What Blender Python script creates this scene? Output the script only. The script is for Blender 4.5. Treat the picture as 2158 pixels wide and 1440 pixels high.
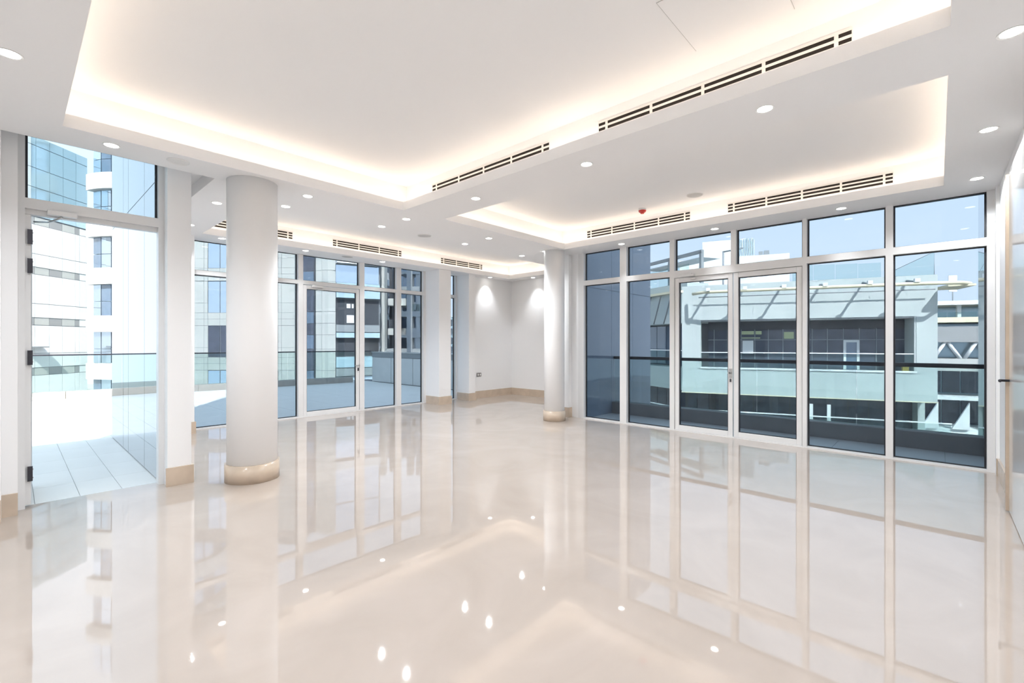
import bpy, bmesh, math, random
from mathutils import Vector, Matrix
random.seed(7)
for _o in list(bpy.data.objects):
    bpy.data.objects.remove(_o)
SC = bpy.context.scene
COL = SC.collection
R = math.radians

# ------------------------------------------------------------------ camera
cam = bpy.data.cameras.new('camera')
cam.sensor_width = 36.0
cam.lens = 36.0 * 972 / 2158
cam.shift_y = 2 / 2158
cam.clip_start, cam.clip_end = 0.05, 600
co = bpy.data.objects.new('camera', cam)
COL.objects.link(co)
co.location = (0, 0, 1.366)
co.rotation_euler = (R(90), 0, R(42.67 - 90))
SC.camera = co

# ------------------------------------------------------------------ world, sun, exposure
SKY = 1.0
w = bpy.data.worlds.new('sky')
SC.world = w
w.use_nodes = True
nt = w.node_tree
nt.nodes.clear()
tc = nt.nodes.new('ShaderNodeTexCoord')
sx = nt.nodes.new('ShaderNodeSeparateXYZ')
rp = nt.nodes.new('ShaderNodeValToRGB')
bg = nt.nodes.new('ShaderNodeBackground')
wo = nt.nodes.new('ShaderNodeOutputWorld')
nt.links.new(tc.outputs['Generated'], sx.inputs[0])
nt.links.new(sx.outputs['Z'], rp.inputs[0])
rp.color_ramp.elements[0].position = 0.0
rp.color_ramp.elements[0].color = (0.80, 0.90, 1.0, 1)
rp.color_ramp.elements[1].position = 0.55
rp.color_ramp.elements[1].color = (0.68, 0.84, 1.0, 1)
nt.links.new(rp.outputs[0], bg.inputs['Color'])
bg.inputs['Strength'].default_value = 1.02 * SKY
nt.links.new(bg.outputs[0], wo.inputs['Surface'])

sl = bpy.data.lights.new('sun', 'SUN')
sl.energy = 5.6
sl.angle = R(0.6)
sl.color = (1.0, 0.96, 0.9)
so = bpy.data.objects.new('sun', sl)
COL.objects.link(so)
so.location = (-20, -30, 40)
so.rotation_euler = Vector((-0.386, -0.594, 0.71)).to_track_quat('Z', 'Y').to_euler()

SC.view_settings.view_transform = 'Standard'
SC.view_settings.look = 'None'
SC.view_settings.gamma = 1.0
SC.view_settings.use_curve_mapping = False
SC.view_settings.exposure = 0.9
SC.cycles.max_bounces = 7
SC.cycles.diffuse_bounces = 4
SC.cycles.glossy_bounces = 2
SC.cycles.transparent_max_bounces = 20
SC.cycles.use_light_tree = False
SC.cycles.light_sampling_threshold = 0.04
SC.cycles.sample_clamp_indirect = 6.0
SC.cycles.caustics_reflective = False
SC.cycles.caustics_refractive = False

DOWNLIGHT_W = 7.1
COVE = 5.0
# ------------------------------------------------------------------ materials
MATS = {}


def mat(name, col, rough=0.5, metal=0.0, noise=0.0, nscale=4.0, bump=0.0, bscale=200.0, spec=0.5, emit=None, coat=0.0):
    m = bpy.data.materials.new(name)
    m.use_nodes = True
    t = m.node_tree
    b = t.nodes['Principled BSDF']
    b.inputs['Base Color'].default_value = (*col, 1)
    b.inputs['Roughness'].default_value = rough
    b.inputs['Metallic'].default_value = metal
    b.inputs['Specular IOR Level'].default_value = spec
    b.inputs['Coat Weight'].default_value = coat
    c = t.nodes.new('ShaderNodeTexCoord')
    if noise:
        n = t.nodes.new('ShaderNodeTexNoise')
        n.inputs['Scale'].default_value = nscale
        n.inputs['Detail'].default_value = 2
        t.links.new(c.outputs['Object'], n.inputs['Vector'])
        r = t.nodes.new('ShaderNodeValToRGB')
        r.color_ramp.elements[0].position = 0.3
        r.color_ramp.elements[1].position = 0.7
        r.color_ramp.elements[0].color = (*[max(0, x * (1 - noise)) for x in col], 1)
        r.color_ramp.elements[1].color = (*[min(1, x * (1 + noise)) for x in col], 1)
        t.links.new(n.outputs['Fac'], r.inputs[0])
        t.links.new(r.outputs[0], b.inputs['Base Color'])
    if bump:
        n2 = t.nodes.new('ShaderNodeTexNoise')
        n2.inputs['Scale'].default_value = bscale
        n2.inputs['Detail'].default_value = 3
        t.links.new(c.outputs['Object'], n2.inputs['Vector'])
        bp = t.nodes.new('ShaderNodeBump')
        bp.inputs['Strength'].default_value = bump
        bp.inputs['Distance'].default_value = 0.01
        t.links.new(n2.outputs['Fac'], bp.inputs['Height'])
        t.links.new(bp.outputs[0], b.inputs['Normal'])
    if emit:
        b.inputs['Emission Color'].default_value = (*emit[0], 1)
        b.inputs['Emission Strength'].default_value = emit[1]
    MATS[name] = m
    if emit and name == 'lens':
        m.cycles.emission_sampling = 'NONE'
    return m


def glass(name, tint, refl=0.04, power=5.0):
    """thin sheet glass: tinted see-through with a mirror film that grows towards grazing view"""
    m = bpy.data.materials.new(name)
    m.use_nodes = True
    t = m.node_tree
    t.nodes.clear()
    o = t.nodes.new('ShaderNodeOutputMaterial')
    tr = t.nodes.new('ShaderNodeBsdfTransparent')
    tr.inputs[0].default_value = (*tint, 1)
    gl = t.nodes.new('ShaderNodeBsdfGlossy')
    gl.inputs['Roughness'].default_value = 0.0
    gl.inputs['Color'].default_value = (0.95, 0.97, 1.0, 1)
    lw = t.nodes.new('ShaderNodeLayerWeight')
    p = t.nodes.new('ShaderNodeMath'); p.operation = 'POWER'; p.inputs[1].default_value = power
    t.links.new(lw.outputs['Facing'], p.inputs[0])
    ma = t.nodes.new('ShaderNodeMath'); ma.operation = 'MULTIPLY_ADD'
    ma.inputs[1].default_value = 1 - refl
    ma.inputs[2].default_value = refl
    t.links.new(p.outputs[0], ma.inputs[0])
    mx = t.nodes.new('ShaderNodeMixShader')
    t.links.new(ma.outputs[0], mx.inputs[0])
    t.links.new(tr.outputs[0], mx.inputs[1])
    t.links.new(gl.outputs[0], mx.inputs[2])
    t.links.new(mx.outputs[0], o.inputs['Surface'])
    MATS[name] = m
    return m


mat('wall_paint', (0.93, 0.93, 0.935), 0.6)
mat('ceiling_paint', (0.95, 0.95, 0.955), 0.7)
mat('frame', (0.78, 0.78, 0.78), 0.38, noise=0.01, nscale=6)
mat('gasket', (0.012, 0.013, 0.018), 0.5, noise=0.1)
mat('base_stone', (0.60, 0.49, 0.385), 0.18, noise=0.07, nscale=7, spec=0.5)
mat('steel', (0.55, 0.55, 0.55), 0.3, metal=1.0, noise=0.03, nscale=30)
mat('dark_steel', (0.05, 0.05, 0.06), 0.35, metal=0.6, noise=0.05)
mat('vent_dark', (0.012, 0.008, 0.006), 0.8, noise=0.1)
mat('vent_white', (0.82, 0.80, 0.78), 0.45, noise=0.01)
mat('lens', (0.9, 0.9, 0.9), 0.4, noise=0.01, emit=((1, 0.97, 0.92), 9.0))
mat('trim_white', (0.85, 0.85, 0.84), 0.4, noise=0.01)
mat('led', (1, 0.8, 0.6), 0.5, noise=0.01, emit=((1.0, 0.83, 0.665), COVE))
mat('speaker_mesh', (0.60, 0.60, 0.60), 0.7, noise=0.05, nscale=90, bump=0.3, bscale=500)
mat('alarm_red', (0.6, 0.05, 0.04), 0.35, noise=0.04)
mat('door_white', (0.80, 0.80, 0.795), 0.12, noise=0.01, spec=0.6)
mat('beige_edge', (0.50, 0.40, 0.31), 0.35, noise=0.05, nscale=9)
mat('socket_grey', (0.22, 0.21, 0.21), 0.35, metal=0.5, noise=0.05)
mat('terrace_tile', (0.86, 0.865, 0.83), 0.35, noise=0.04, nscale=1.2)
mat('terrace_wall', (0.62, 0.63, 0.62), 0.6, noise=0.04)
mat('kerb_stone', (0.42, 0.39, 0.35), 0.6, noise=0.06)
mat('balcony_tile', (0.62, 0.62, 0.62), 0.4, noise=0.05, nscale=2)
mat('grey_render', (0.27, 0.27, 0.27), 0.7, noise=0.05)
mat('ext_white', (0.85, 0.85, 0.83), 0.5, noise=0.02)
mat('ext_cream', (0.80, 0.72, 0.52), 0.5, noise=0.03)
mat('ext_panel', (0.51, 0.515, 0.485), 0.45, noise=0.03, nscale=0.6)
mat('ext_panel_grey', (0.33, 0.33, 0.325), 0.45, noise=0.04, nscale=0.6)
mat('ext_render', (0.51, 0.555, 0.54), 0.7, noise=0.04, nscale=0.5)
mat('ext_grey', (0.27, 0.29, 0.30), 0.6, noise=0.05, nscale=0.8)
mat('ext_slate', (0.11, 0.14, 0.175), 0.4, noise=0.08, nscale=0.8)
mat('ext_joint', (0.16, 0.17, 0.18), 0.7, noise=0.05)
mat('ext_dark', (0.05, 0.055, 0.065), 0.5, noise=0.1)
mat('ext_window', (0.10, 0.15, 0.22), 0.03, noise=0.04, spec=1.0, coat=1.0)
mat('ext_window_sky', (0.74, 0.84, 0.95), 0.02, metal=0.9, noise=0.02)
mat('ext_window_dim', (0.075, 0.085, 0.115), 0.05, noise=0.2, nscale=2, spec=0.6)
mat('ext_panel_blue', (0.52, 0.66, 0.72), 0.12, metal=0.35, noise=0.02)
mat('ext_lit_colour', (0.55, 0.60, 0.35), 0.6, noise=0.03)  # look of a lit interior put into the colour, no emission
mat('city_ground', (0.30, 0.29, 0.27), 0.8, noise=0.1, nscale=0.1)
mat('yellow_can', (0.65, 0.38, 0.06), 0.5, noise=0.05)
mat('mirror_panel', (0.42, 0.46, 0.50), 0.015, metal=0.8, noise=0.01, nscale=1)
mat('dark_glass_panel', (0.29, 0.34, 0.42), 0.03, noise=0.03, spec=0.9)
glass('pane_glass', (0.66, 0.70, 0.74), 0.015)
glass('pane_glass_clear', (0.80, 0.85, 0.87), 0.02)
glass('rail_glass', (0.86, 0.93, 0.92), 0.02)

# polished marble floor: cloudy cream base, mirror polish, very slight tile-to-tile tilt
fm = bpy.data.materials.new('floor_marble')
fm.use_nodes = True
ft = fm.node_tree
fb = ft.nodes['Principled BSDF']
fc = ft.nodes.new('ShaderNodeTexCoord')
n1 = ft.nodes.new('ShaderNodeTexNoise'); n1.inputs['Scale'].default_value = 1.3; n1.inputs['Detail'].default_value = 4
n1.inputs['Distortion'].default_value = 1.6
ft.links.new(fc.outputs['Object'], n1.inputs['Vector'])
fr = ft.nodes.new('ShaderNodeValToRGB')
fr.color_ramp.elements[0].position = 0.32; fr.color_ramp.elements[0].color = (0.478, 0.412, 0.362, 1)
fr.color_ramp.elements[1].position = 0.68; fr.color_ramp.elements[1].color = (0.520, 0.452, 0.402, 1)
ft.links.new(n1.outputs['Fac'], fr.inputs[0])
ft.links.new(fr.outputs[0], fb.inputs['Base Color'])
fb.inputs['Roughness'].default_value = 0.025
fb.inputs['IOR'].default_value = 1.9
n3 = ft.nodes.new('ShaderNodeTexNoise'); n3.inputs['Scale'].default_value = 1.1; n3.inputs['Detail'].default_value = 2
ft.links.new(fc.outputs['Object'], n3.inputs['Vector'])
fbp = ft.nodes.new('ShaderNodeBump'); fbp.inputs['Strength'].default_value = 0.006; fbp.inputs['Distance'].default_value = 0.08
ft.links.new(n3.outputs['Fac'], fbp.inputs['Height'])
ft.links.new(fbp.outputs[0], fb.inputs['Normal'])
MATS['floor_marble'] = fm


# ------------------------------------------------------------------ geometry helpers
def bbox(bm, x0, x1, y0, y1, z0, z1):
    vs = [bm.verts.new(p) for p in ((x0, y0, z0), (x1, y0, z0), (x1, y1, z0), (x0, y1, z0),
                                    (x0, y0, z1), (x1, y0, z1), (x1, y1, z1), (x0, y1, z1))]
    for f in ((3, 2, 1, 0), (4, 5, 6, 7), (0, 1, 5, 4), (1, 2, 6, 5), (2, 3, 7, 6), (3, 0, 4, 7)):
        bm.faces.new([vs[i] for i in f])


def done(name, bm, m, parent=None, smooth=False):
    bmesh.ops.recalc_face_normals(bm, faces=bm.faces)
    me = bpy.data.meshes.new(name)
    bm.to_mesh(me)
    bm.free()
    me.materials.append(MATS[m])
    if smooth:
        for p in me.polygons:
            p.use_smooth = True
    o = bpy.data.objects.new(name, me)
    COL.objects.link(o)
    if parent:
        o.parent = parent
    return o


def boxes(name, bs, m, parent=None, bevel=0.0):
    bm = bmesh.new()
    for b in bs:
        bbox(bm, *b)
    if bevel:
        bmesh.ops.bevel(bm, geom=bm.edges[:], offset=bevel, segments=1, affect='EDGES')
    return done(name, bm, m, parent)


def prism(name, pts, axis, lo, hi, m, parent=None):
    """extrude a polygon; axis 'z': pts are (x,y); 'y': pts are (x,z)"""
    bm = bmesh.new()
    mk = (lambda p, t: (p[0], p[1], t)) if axis == 'z' else (lambda p, t: (p[0], t, p[1]))
    a = [bm.verts.new(mk(p, lo)) for p in pts]
    b = [bm.verts.new(mk(p, hi)) for p in pts]
    n = len(pts)
    bm.faces.new(a[::-1]); bm.faces.new(b)
    for i in range(n):
        bm.faces.new((a[i], a[(i + 1) % n], b[(i + 1) % n], b[i]))
    return done(name, bm, m, parent)


def lathe(name, prof, m, parent=None, seg=48, center=(0, 0), smooth=True):
    """revolve (radius, z) profile"""
    bm = bmesh.new()
    rings = []
    for r, z in prof:
        rings.append([bm.verts.new((center[0] + r * math.cos(2 * math.pi * i / seg), center[1] + r * math.sin(2 * math.pi * i / seg), z)) for i in range(seg)])
    for k in range(len(rings) - 1):
        for i in range(seg):
            j = (i + 1) % seg
            bm.faces.new((rings[k][i], rings[k][j], rings[k + 1][j], rings[k + 1][i]))
    if prof[0][0] > 0.0005:
        bm.faces.new(rings[0][::-1])
    if prof[-1][0] > 0.0005:
        bm.faces.new(rings[-1])
    bmesh.ops.remove_doubles(bm, verts=bm.verts, dist=1e-5)
    o = done(name, bm, m, parent)
    if smooth:
        for p in o.data.polygons:
            p.use_smooth = abs(p.normal.z) < 0.5
    return o


def tube(name, pts, r, m, parent=None, seg=8):
    bm = bmesh.new()
    rings = []
    pts = [Vector(p) for p in pts]
    for i, p in enumerate(pts):
        d = (pts[min(i + 1, len(pts) - 1)] - pts[max(i - 1, 0)]).normalized()
        up = Vector((0, 0, 1)) if abs(d.z) < 0.95 else Vector((1, 0, 0))
        x = d.cross(up).normalized(); y = d.cross(x)
        rings.append([bm.verts.new(p + r * (math.cos(2 * math.pi * k / seg) * x + math.sin(2 * math.pi * k / seg) * y)) for k in range(seg)])
    for a, b in zip(rings, rings[1:]):
        for k in range(seg):
            bm.faces.new((a[k], a[(k + 1) % seg], b[(k + 1) % seg], b[k]))
    bm.faces.new(rings[0][::-1]); bm.faces.new(rings[-1])
    return done(name, bm, m, parent, smooth=True)


def tag(o, label, cat, group=None, kind=None):
    o['label'] = label
    o['category'] = cat
    if group:
        o['group'] = group
    if kind:
        o['kind'] = kind
    return o


def empty(name, loc=(0, 0, 0), rz=0.0):
    o = bpy.data.objects.new(name, None)
    o.empty_display_size = 0.2
    COL.objects.link(o)
    o.location = loc
    o.rotation_euler = (0, 0, rz)
    return o


def struct(o, label, cat):
    return tag(o, label, cat, kind='structure')


# ------------------------------------------------------------------ the room shell
CZ = 2.97        # soffit level
LIP = 0.10       # soffit slab thickness = visible cove lip
UZ = 3.32        # raised tray level
XB, YA, YD = 6.97, 8.49, 5.50

struct(boxes('floor', [(-2.0, 7.12, -0.6, 5.6, -0.12, 0), (1.02, 7.12, 5.6, 8.6, -0.12, 0), (7.12, 9.1, 4.85, 8.6, -0.12, 0)], 'floor_marble'),
       'polished cream marble floor mirroring the windows', 'floor')

# ceiling: one soffit slab with three tray openings
TR = {'a': (0.255, 3.22, -0.05, 4.76), 'b': (3.81, 6.45, -0.05, 4.72), 'c': (1.895, 8.52, 5.95, 7.95)}


def filled(x, y):
    for t in TR.values():
        if t[0] < x < t[1] and t[2] < y < t[3]:
            return False
    if y > 5.19 and x < 1.345:
        return False
    if x < 7.12:
        return (-0.6 < y < 5.6) or (y < 8.6 and x > 1.045)
    return y > 4.85


xs = sorted({-2.0, 7.12, 9.1, 1.345, 1.045, *[v for t in TR.values() for v in t[:2]]})
ys = sorted({-0.6, 5.6, 8.6, 5.19, 4.85, *[v for t in TR.values() for v in t[2:]]})
bm = bmesh.new()
vc = {}


def V(x, y, z):
    k = (round(x, 4), round(y, 4), round(z, 4))
    if k not in vc:
        vc[k] = bm.verts.new(k)
    return vc[k]


fl = {(i, j): filled((xs[i] + xs[i + 1]) / 2, (ys[j] + ys[j + 1]) / 2) for i in range(len(xs) - 1) for j in range(len(ys) - 1)}
for (i, j), f in fl.items():
    if not f:
        continue
    x0, x1, y0, y1 = xs[i], xs[i + 1], ys[j], ys[j + 1]
    for z in (CZ, CZ + LIP):
        bm.faces.new((V(x0, y0, z), V(x1, y0, z), V(x1, y1, z), V(x0, y1, z)))
    for (di, dj, p, q) in ((-1, 0, (x0, y0), (x0, y1)), (1, 0, (x1, y0), (x1, y1)), (0, -1, (x0, y0), (x1, y0)), (0, 1, (x0, y1), (x1, y1))):
        if not fl.get((i + di, j + dj), False):
            bm.faces.new((V(*p, CZ), V(*q, CZ), V(*q, CZ + LIP), V(*p, CZ + LIP)))
ceil = struct(done('ceiling', bm, 'ceiling_paint'), 'white plasterboard ceiling with three lit recessed trays', 'ceiling')
boxes('pocket_ceiling', [(-2.0, 1.045, 5.19, 5.6, 3.10, 3.2), (1.045, 1.345, 5.19, 8.6, 3.10, 3.2)], 'ceiling_paint', ceil)
boxes('pocket_ceiling_edge', [(-2.0, 1.345, 5.16, 5.19, 3.07, 3.2), (1.345, 1.375, 5.16, 8.6, 3.07, 3.2)], 'ceiling_paint', ceil)
G = 0.15
for k, (x0, x1, y0, y1) in TR.items():
    X0, X1, Y0, Y1 = x0 - G, x1 + G, y0 - G, y1 + G
    boxes('tray_ceiling', [(X0 - 0.03, X1 + 0.03, Y0 - 0.03, Y1 + 0.03, UZ, UZ + 0.05)], 'ceiling_paint', ceil)
    t = 0.03
    for b in ((X0 - t, X0, Y0 - t, Y1 + t), (X1, X1 + t, Y0 - t, Y1 + t), (X0, X1, Y0 - t, Y0), (X0, X1, Y1, Y1 + t)):
        boxes('cove_wall', [(*b, CZ + LIP, UZ)], 'ceiling_paint', ceil)
    e = 0.055
    for b in ((x0 - e - .02, x0 - e, y0 - e, y1 + e), (x1 + e, x1 + e + .02, y0 - e, y1 + e), (x0 - e, x1 + e, y0 - e - .02, y0 - e), (x0 - e, x1 + e, y1 + e, y1 + e + .02)):
        boxes('light_strip', [(*b, CZ + LIP, CZ + LIP + 0.01)], 'led', ceil)

# walls
struct(boxes('wall_right', [(-2.0, 7.12, -0.62, -0.47, 0, CZ), (6.85, 7.12, -0.47, -0.445, 0, CZ)], 'wall_paint'),
       'white painted wall at the far right with the tall door', 'wall')
struct(boxes('wall_rear', [(-2.12, -2.0, -0.62, 5.6, 0, 3.2)], 'wall_paint'), 'white wall behind the camera', 'wall')
struct(boxes('wall_left', [(-2.0, -0.055, 5.20, 5.62, 0, 3.10), (-0.055, 0.033, 5.36, 5.62, 0, 3.10)], 'wall_paint'),
       'white stepped wall at the left edge beside the open door', 'wall')
struct(boxes('wall_return', [(1.0, 1.19, 5.36, 5.66, 0, 3.10), (1.045, 1.19, 5.66, 8.6, 0, 3.10), (1.19, 1.86, 8.2, 8.6, 0, CZ)], 'wall_paint'),
       'white pier and return wall right of the open door', 'wall')
struct(boxes('wall_far', [(7.45, 9.1, 8.27, 8.6, 0, CZ)], 'wall_paint'), 'white far wall of the niche with the grey socket', 'wall')
struct(boxes('wall_end', [(8.95, 9.1, 4.85, 8.27, 0, CZ)], 'wall_paint'), 'white end wall of the niche behind the round column', 'wall')
struct(boxes('wall_side', [(7.12, 8.95, 4.85, 4.97, 0, CZ), (6.90, 7.5, 4.95, 5.12, 0, CZ), (6.98, 7.12, 4.79, 4.95, 0, CZ), (7.12, 7.5, 4.79, 4.85, 0, CZ)], 'wall_paint'),
       'white stepped pier between the thin round column and the right window wall', 'wall')
pier = struct(boxes('wall_pier', [(6.33, 6.66, 8.0, 8.6, 0, CZ)], 'wall_paint'), 'square white pier between the bay windows and the narrow window', 'pier')
pier2 = struct(boxes('wall_pilaster', [(7.25, 7.45, 8.05, 8.6, 0, CZ)], 'wall_paint'), 'slim white pilaster between the narrow window and the niche wall', 'pier')

# baseboards
BH, BT = 0.175, 0.018


def base(name, bs, label):
    struct(boxes(name, [(*b, 0, BH) for b in bs], 'base_stone'), label, 'baseboard')


base('baseboard_right', [(5.60, 6.85, -0.47, -0.47 + BT), (6.85 - BT, 6.85, -0.47 + BT, -0.445), (-2, 4.30, -0.47, -0.47 + BT)], 'beige stone skirting along the far right wall')
base('baseboard_left', [(-2.0, -0.055, 5.20 - BT, 5.20), (-0.055, 0.033, 5.36 - BT, 5.36)], 'beige stone skirting at the left edge of the room')
base('baseboard_return', [(0.985, 1.19 + BT, 5.36 - BT, 5.36), (1.19, 1.19 + BT, 5.36, 8.2), (1.19 + BT, 1.86, 8.2 - BT, 8.2), (1.86, 1.86 + BT, 8.2 - BT, 8.45)], 'beige stone skirting around the pier right of the open door')
base('baseboard_far', [(7.45, 8.95, 8.27 - BT, 8.27)], 'beige stone skirting along the niche wall under the socket')
base('baseboard_end', [(8.95 - BT, 8.95, 4.97, 8.27 - BT)], 'beige stone skirting along the niche end wall')
base('baseboard_side', [(6.90 - BT, 6.90, 4.95, 5.12), (6.90 - BT, 6.98, 4.95 - BT, 4.95)], 'grey beige skirting on the pier behind the thin column')
base('baseboard_pier', [(6.33 - BT, 6.33, 8.0 - BT, 8.45), (6.33, 6.66 + BT, 8.0 - BT, 8.0), (6.66, 6.66 + BT, 8.0, 8.45)], 'beige stone skirting around the square pier')
base('baseboard_pilaster', [(7.25 - BT, 7.25, 8.05 - BT, 8.45), (7.25, 7.45, 8.05 - BT, 8.05), (7.45, 7.45 + BT, 8.05 - BT, 8.25)], 'beige stone skirting around the slim pilaster')

# round columns
for (cx, cy, r, lab) in ((1.645, 5.07, 0.226, 'thick round white column with beige stone base in the foreground'),
                         (6.475, 4.955, 0.178, 'thin round white column with beige base left of the right window wall')):
    c = empty('round_column', (cx, cy, 0))
    tag(c, lab, 'column')
    lathe('shaft', [(r, 0.0), (r, CZ)], 'wall_paint', c, 64)
    lathe('base_ring', [(r + 0.002, 0), (r + BT, 0), (r + BT, BH), (r + 0.002, BH)], 'base_stone', c, 64)


# ------------------------------------------------------------------ glazing
def pane(par, axis, a0, a1, z0, z1, pos, out=1, g='pane_glass', gw=0.016):
    """one glass pane with its dark gasket; axis 'x' plane X=pos (runs along Y), 'y' plane Y=pos"""
    def mk(u0, u1, w0, w1, q0, q1):
        q0, q1 = sorted((pos + q0 * out, pos + q1 * out))
        return (q0, q1, u0, u1, w0, w1) if axis == 'x' else (u0, u1, q0, q1, w0, w1)
    p = boxes('pane', [mk(a0 + .004, a1 - .004, z0 + .004, z1 - .004, 0.004, 0.014)], g, par)
    boxes('gasket', [mk(a0, a0 + gw, z0, z1, -0.006, 0.02), mk(a1 - gw, a1, z0, z1, -0.006, 0.02),
                     mk(a0 + gw, a1 - gw, z0, z0 + gw * .7, -0.006, 0.02), mk(a0 + gw, a1 - gw, z1 - gw * .7, z1, -0.006, 0.02)], 'gasket', p)
    return p


ZT0, ZT1 = 2.39, 2.475
# right window wall, plane X = 6.97
w1 = struct(empty('window_1', (XB, 2.2, 0)), 'white framed floor to ceiling window wall on the right with double door', 'window')
w1o = Vector((XB, 2.2, 0))


def loc(par, o):
    o.location = o.location - par.location
    return o


def W(par, name, bs, m='frame', bevel=0.0):
    return loc(par, boxes(name, bs, m, par, bevel))


FD = (XB, XB + 0.09)
for y0, y1 in ((4.671, 4.79), (3.822, 3.946), (3.0, 3.075), (1.241, 1.29), (0.378, 0.447), (-0.445, -0.386)):
    W(w1, 'mullion', [(*FD, y0, y1, 0, CZ)])
W(w1, 'mullion', [(*FD, 2.10, 2.17, ZT1, CZ)])
for y0, y1 in ((3.946, 4.671), (3.075, 3.822), (1.29, 3.0), (0.447, 1.241), (-0.386, 0.378)):
    W(w1, 'transom', [(*FD, y0, y1, ZT0, ZT1)])
    if y1 - y0 < 1.5:
        W(w1, 'sill', [(*FD, y0, y1, 0, 0.02)])
        loc(w1, pane(w1, 'x', y0, y1, 0.02, ZT0, XB + 0.07))
        loc(w1, pane(w1, 'x', y0, y1, ZT1, CZ, XB + 0.07))
loc(w1, pane(w1, 'x', 2.17, 3.0, ZT1, CZ, XB + 0.07))
loc(w1, pane(w1, 'x', 1.29, 2.10, ZT1, CZ, XB + 0.07))


def leaf(name, label, axis, a0, a1, z1, q0, st, hinge_hi, pos, zb=0.02):
    """glazed door leaf with stiles, rails, pane; q0..q0+0.05 thick"""
    d = empty(name, (pos if axis == 'x' else (a0 + a1) / 2, (a0 + a1) / 2 if axis == 'x' else pos, 0))
    struct(d, label, 'door')
    def mk(u0, u1, w0, w1, t0=0.0, t1=0.055):
        return (q0 + t0, q0 + t1, u0, u1, w0, w1) if axis == 'x' else (u0, u1, q0 + t0, q0 + t1, w0, w1)
    W(d, 'stile', [mk(a0, a0 + st, zb, z1)], bevel=0.004)
    W(d, 'stile', [mk(a1 - st, a1, zb, z1)], bevel=0.004)
    W(d, 'top_rail', [mk(a0 + st, a1 - st, z1 - 0.07, z1)], bevel=0.004)
    W(d, 'bottom_rail', [mk(a0 + st, a1 - st, zb, zb + 0.07)], bevel=0.004)
    loc(d, pane(d, axis, a0 + st, a1 - st, zb + 0.07, z1 - 0.07, q0 + 0.03, gw=0.012))
    return d


DL1 = leaf('door_1', 'left leaf of the white framed glass double door in the right window wall', 'x', 2.150, 2.995, 2.36, XB + 0.012, 0.062, 1, XB)
DL2 = leaf('door_2', 'right leaf of the white framed glass double door in the right window wall', 'x', 1.295, 2.135, 2.36, XB + 0.012, 0.062, 0, XB)
W(w1, 'threshold', [(XB - 0.005, XB + 0.09, 1.29, 3.0, 0, 0.02)], 'frame')
W(w1, 'head_frame', [(XB, XB + 0.09, 1.29, 3.0, 2.365, ZT0)], 'frame')
# handle and lock on the double door, closer
W(DL1, 'lever_handle', [(XB - 0.05, XB - 0.035, 2.16, 2.20, 0.92, 0.94), (XB - 0.05, XB + 0.012, 2.165, 2.18, 0.92, 0.94), (XB + 0.0, XB + 0.012, 2.155, 2.195, 0.86, 0.99)], 'steel')
W(DL1, 'lock_cylinder', [(XB - 0.002, XB + 0.012, 2.165, 2.185, 0.80, 0.845)], 'dark_steel')
W(DL1, 'door_closer', [(XB - 0.05, XB + 0.0, 2.68, 2.90, 2.365, 2.40), (XB - 0.03, XB + 0.0, 2.72, 2.90, 2.40, 2.412), (XB - 0.05, XB + 0.0, 2.66, 2.74, 2.315, 2.335)], 'frame', bevel=0.003)

# bay window, plane Y = 8.49
w2 = struct(empty('window_2', (4.1, YA, 0)), 'white framed bay window behind the thick column facing the terrace', 'window')
FY = (YA, YA + 0.09)
AT0, AT1 = 2.43, 2.50
for x0, x1 in ((1.86, 1.92), (3.512, 3.60), (4.72, 4.822), (5.57, 5.69), (6.27, 6.33)):
    W(w2, 'mullion', [(x0, x1, *FY, 0, CZ)])
for x0, x1 in ((1.92, 3.512), (3.60, 4.72), (4.822, 5.57), (5.69, 6.27)):
    W(w2, 'transom', [(x0, x1, *FY, AT0, AT1)])
    if x0 != 3.60:
        W(w2, 'sill', [(x0, x1, *FY, 0, 0.02)])
        loc(w2, pane(w2, 'y', x0, x1, 0.02, AT0, YA + 0.07))
    loc(w2, pane(w2, 'y', x0, x1, AT1, CZ, YA + 0.07))
W(w2, 'threshold', [(3.60, 4.72, YA - 0.005, YA + 0.09, 0, 0.02)])
DL3 = leaf('door_3', 'white framed single glass door in the bay window to the terrace', 'y', 3.605, 4.715, 2.42, YA + 0.012, 0.065, 1, YA)
W(DL3, 'lever_handle', [(4.60, 4.70, YA - 0.05, YA - 0.035, 0.90, 0.915), (4.68, 4.695, YA - 0.05, YA + 0.012, 0.90, 0.915)], 'steel')
W(DL3, 'lock_cylinder', [(4.675, 4.70, YA - 0.004, YA + 0.012, 0.80, 0.86)], 'dark_steel')
W(DL3, 'door_closer', [(3.74, 3.96, YA - 0.05, YA + 0.0, 2.385, 2.415), (3.76, 3.94, YA - 0.035, YA, 2.415, 2.425), (3.86, 3.96, YA - 0.05, YA, 2.34, 2.355)], 'frame', bevel=0.003)

# narrow window between piers
w3 = struct(empty('window_3', (6.95, YA, 0)), 'narrow window between the square pier and the slim pilaster', 'window')
for x0, x1 in ((6.66, 6.68), (7.215, 7.25)):
    W(w3, 'mullion', [(x0, x1, *FY, 0, CZ)])
W(w3, 'transom', [(6.68, 7.215, *FY, AT0, AT1)])
W(w3, 'sill', [(6.68, 7.215, *FY, 0, 0.02)])
loc(w3, pane(w3, 'y', 6.68, 7.215, 0.02, AT0, YA + 0.07))
loc(w3, pane(w3, 'y', 6.68, 7.215, AT1, CZ, YA + 0.07))

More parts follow.
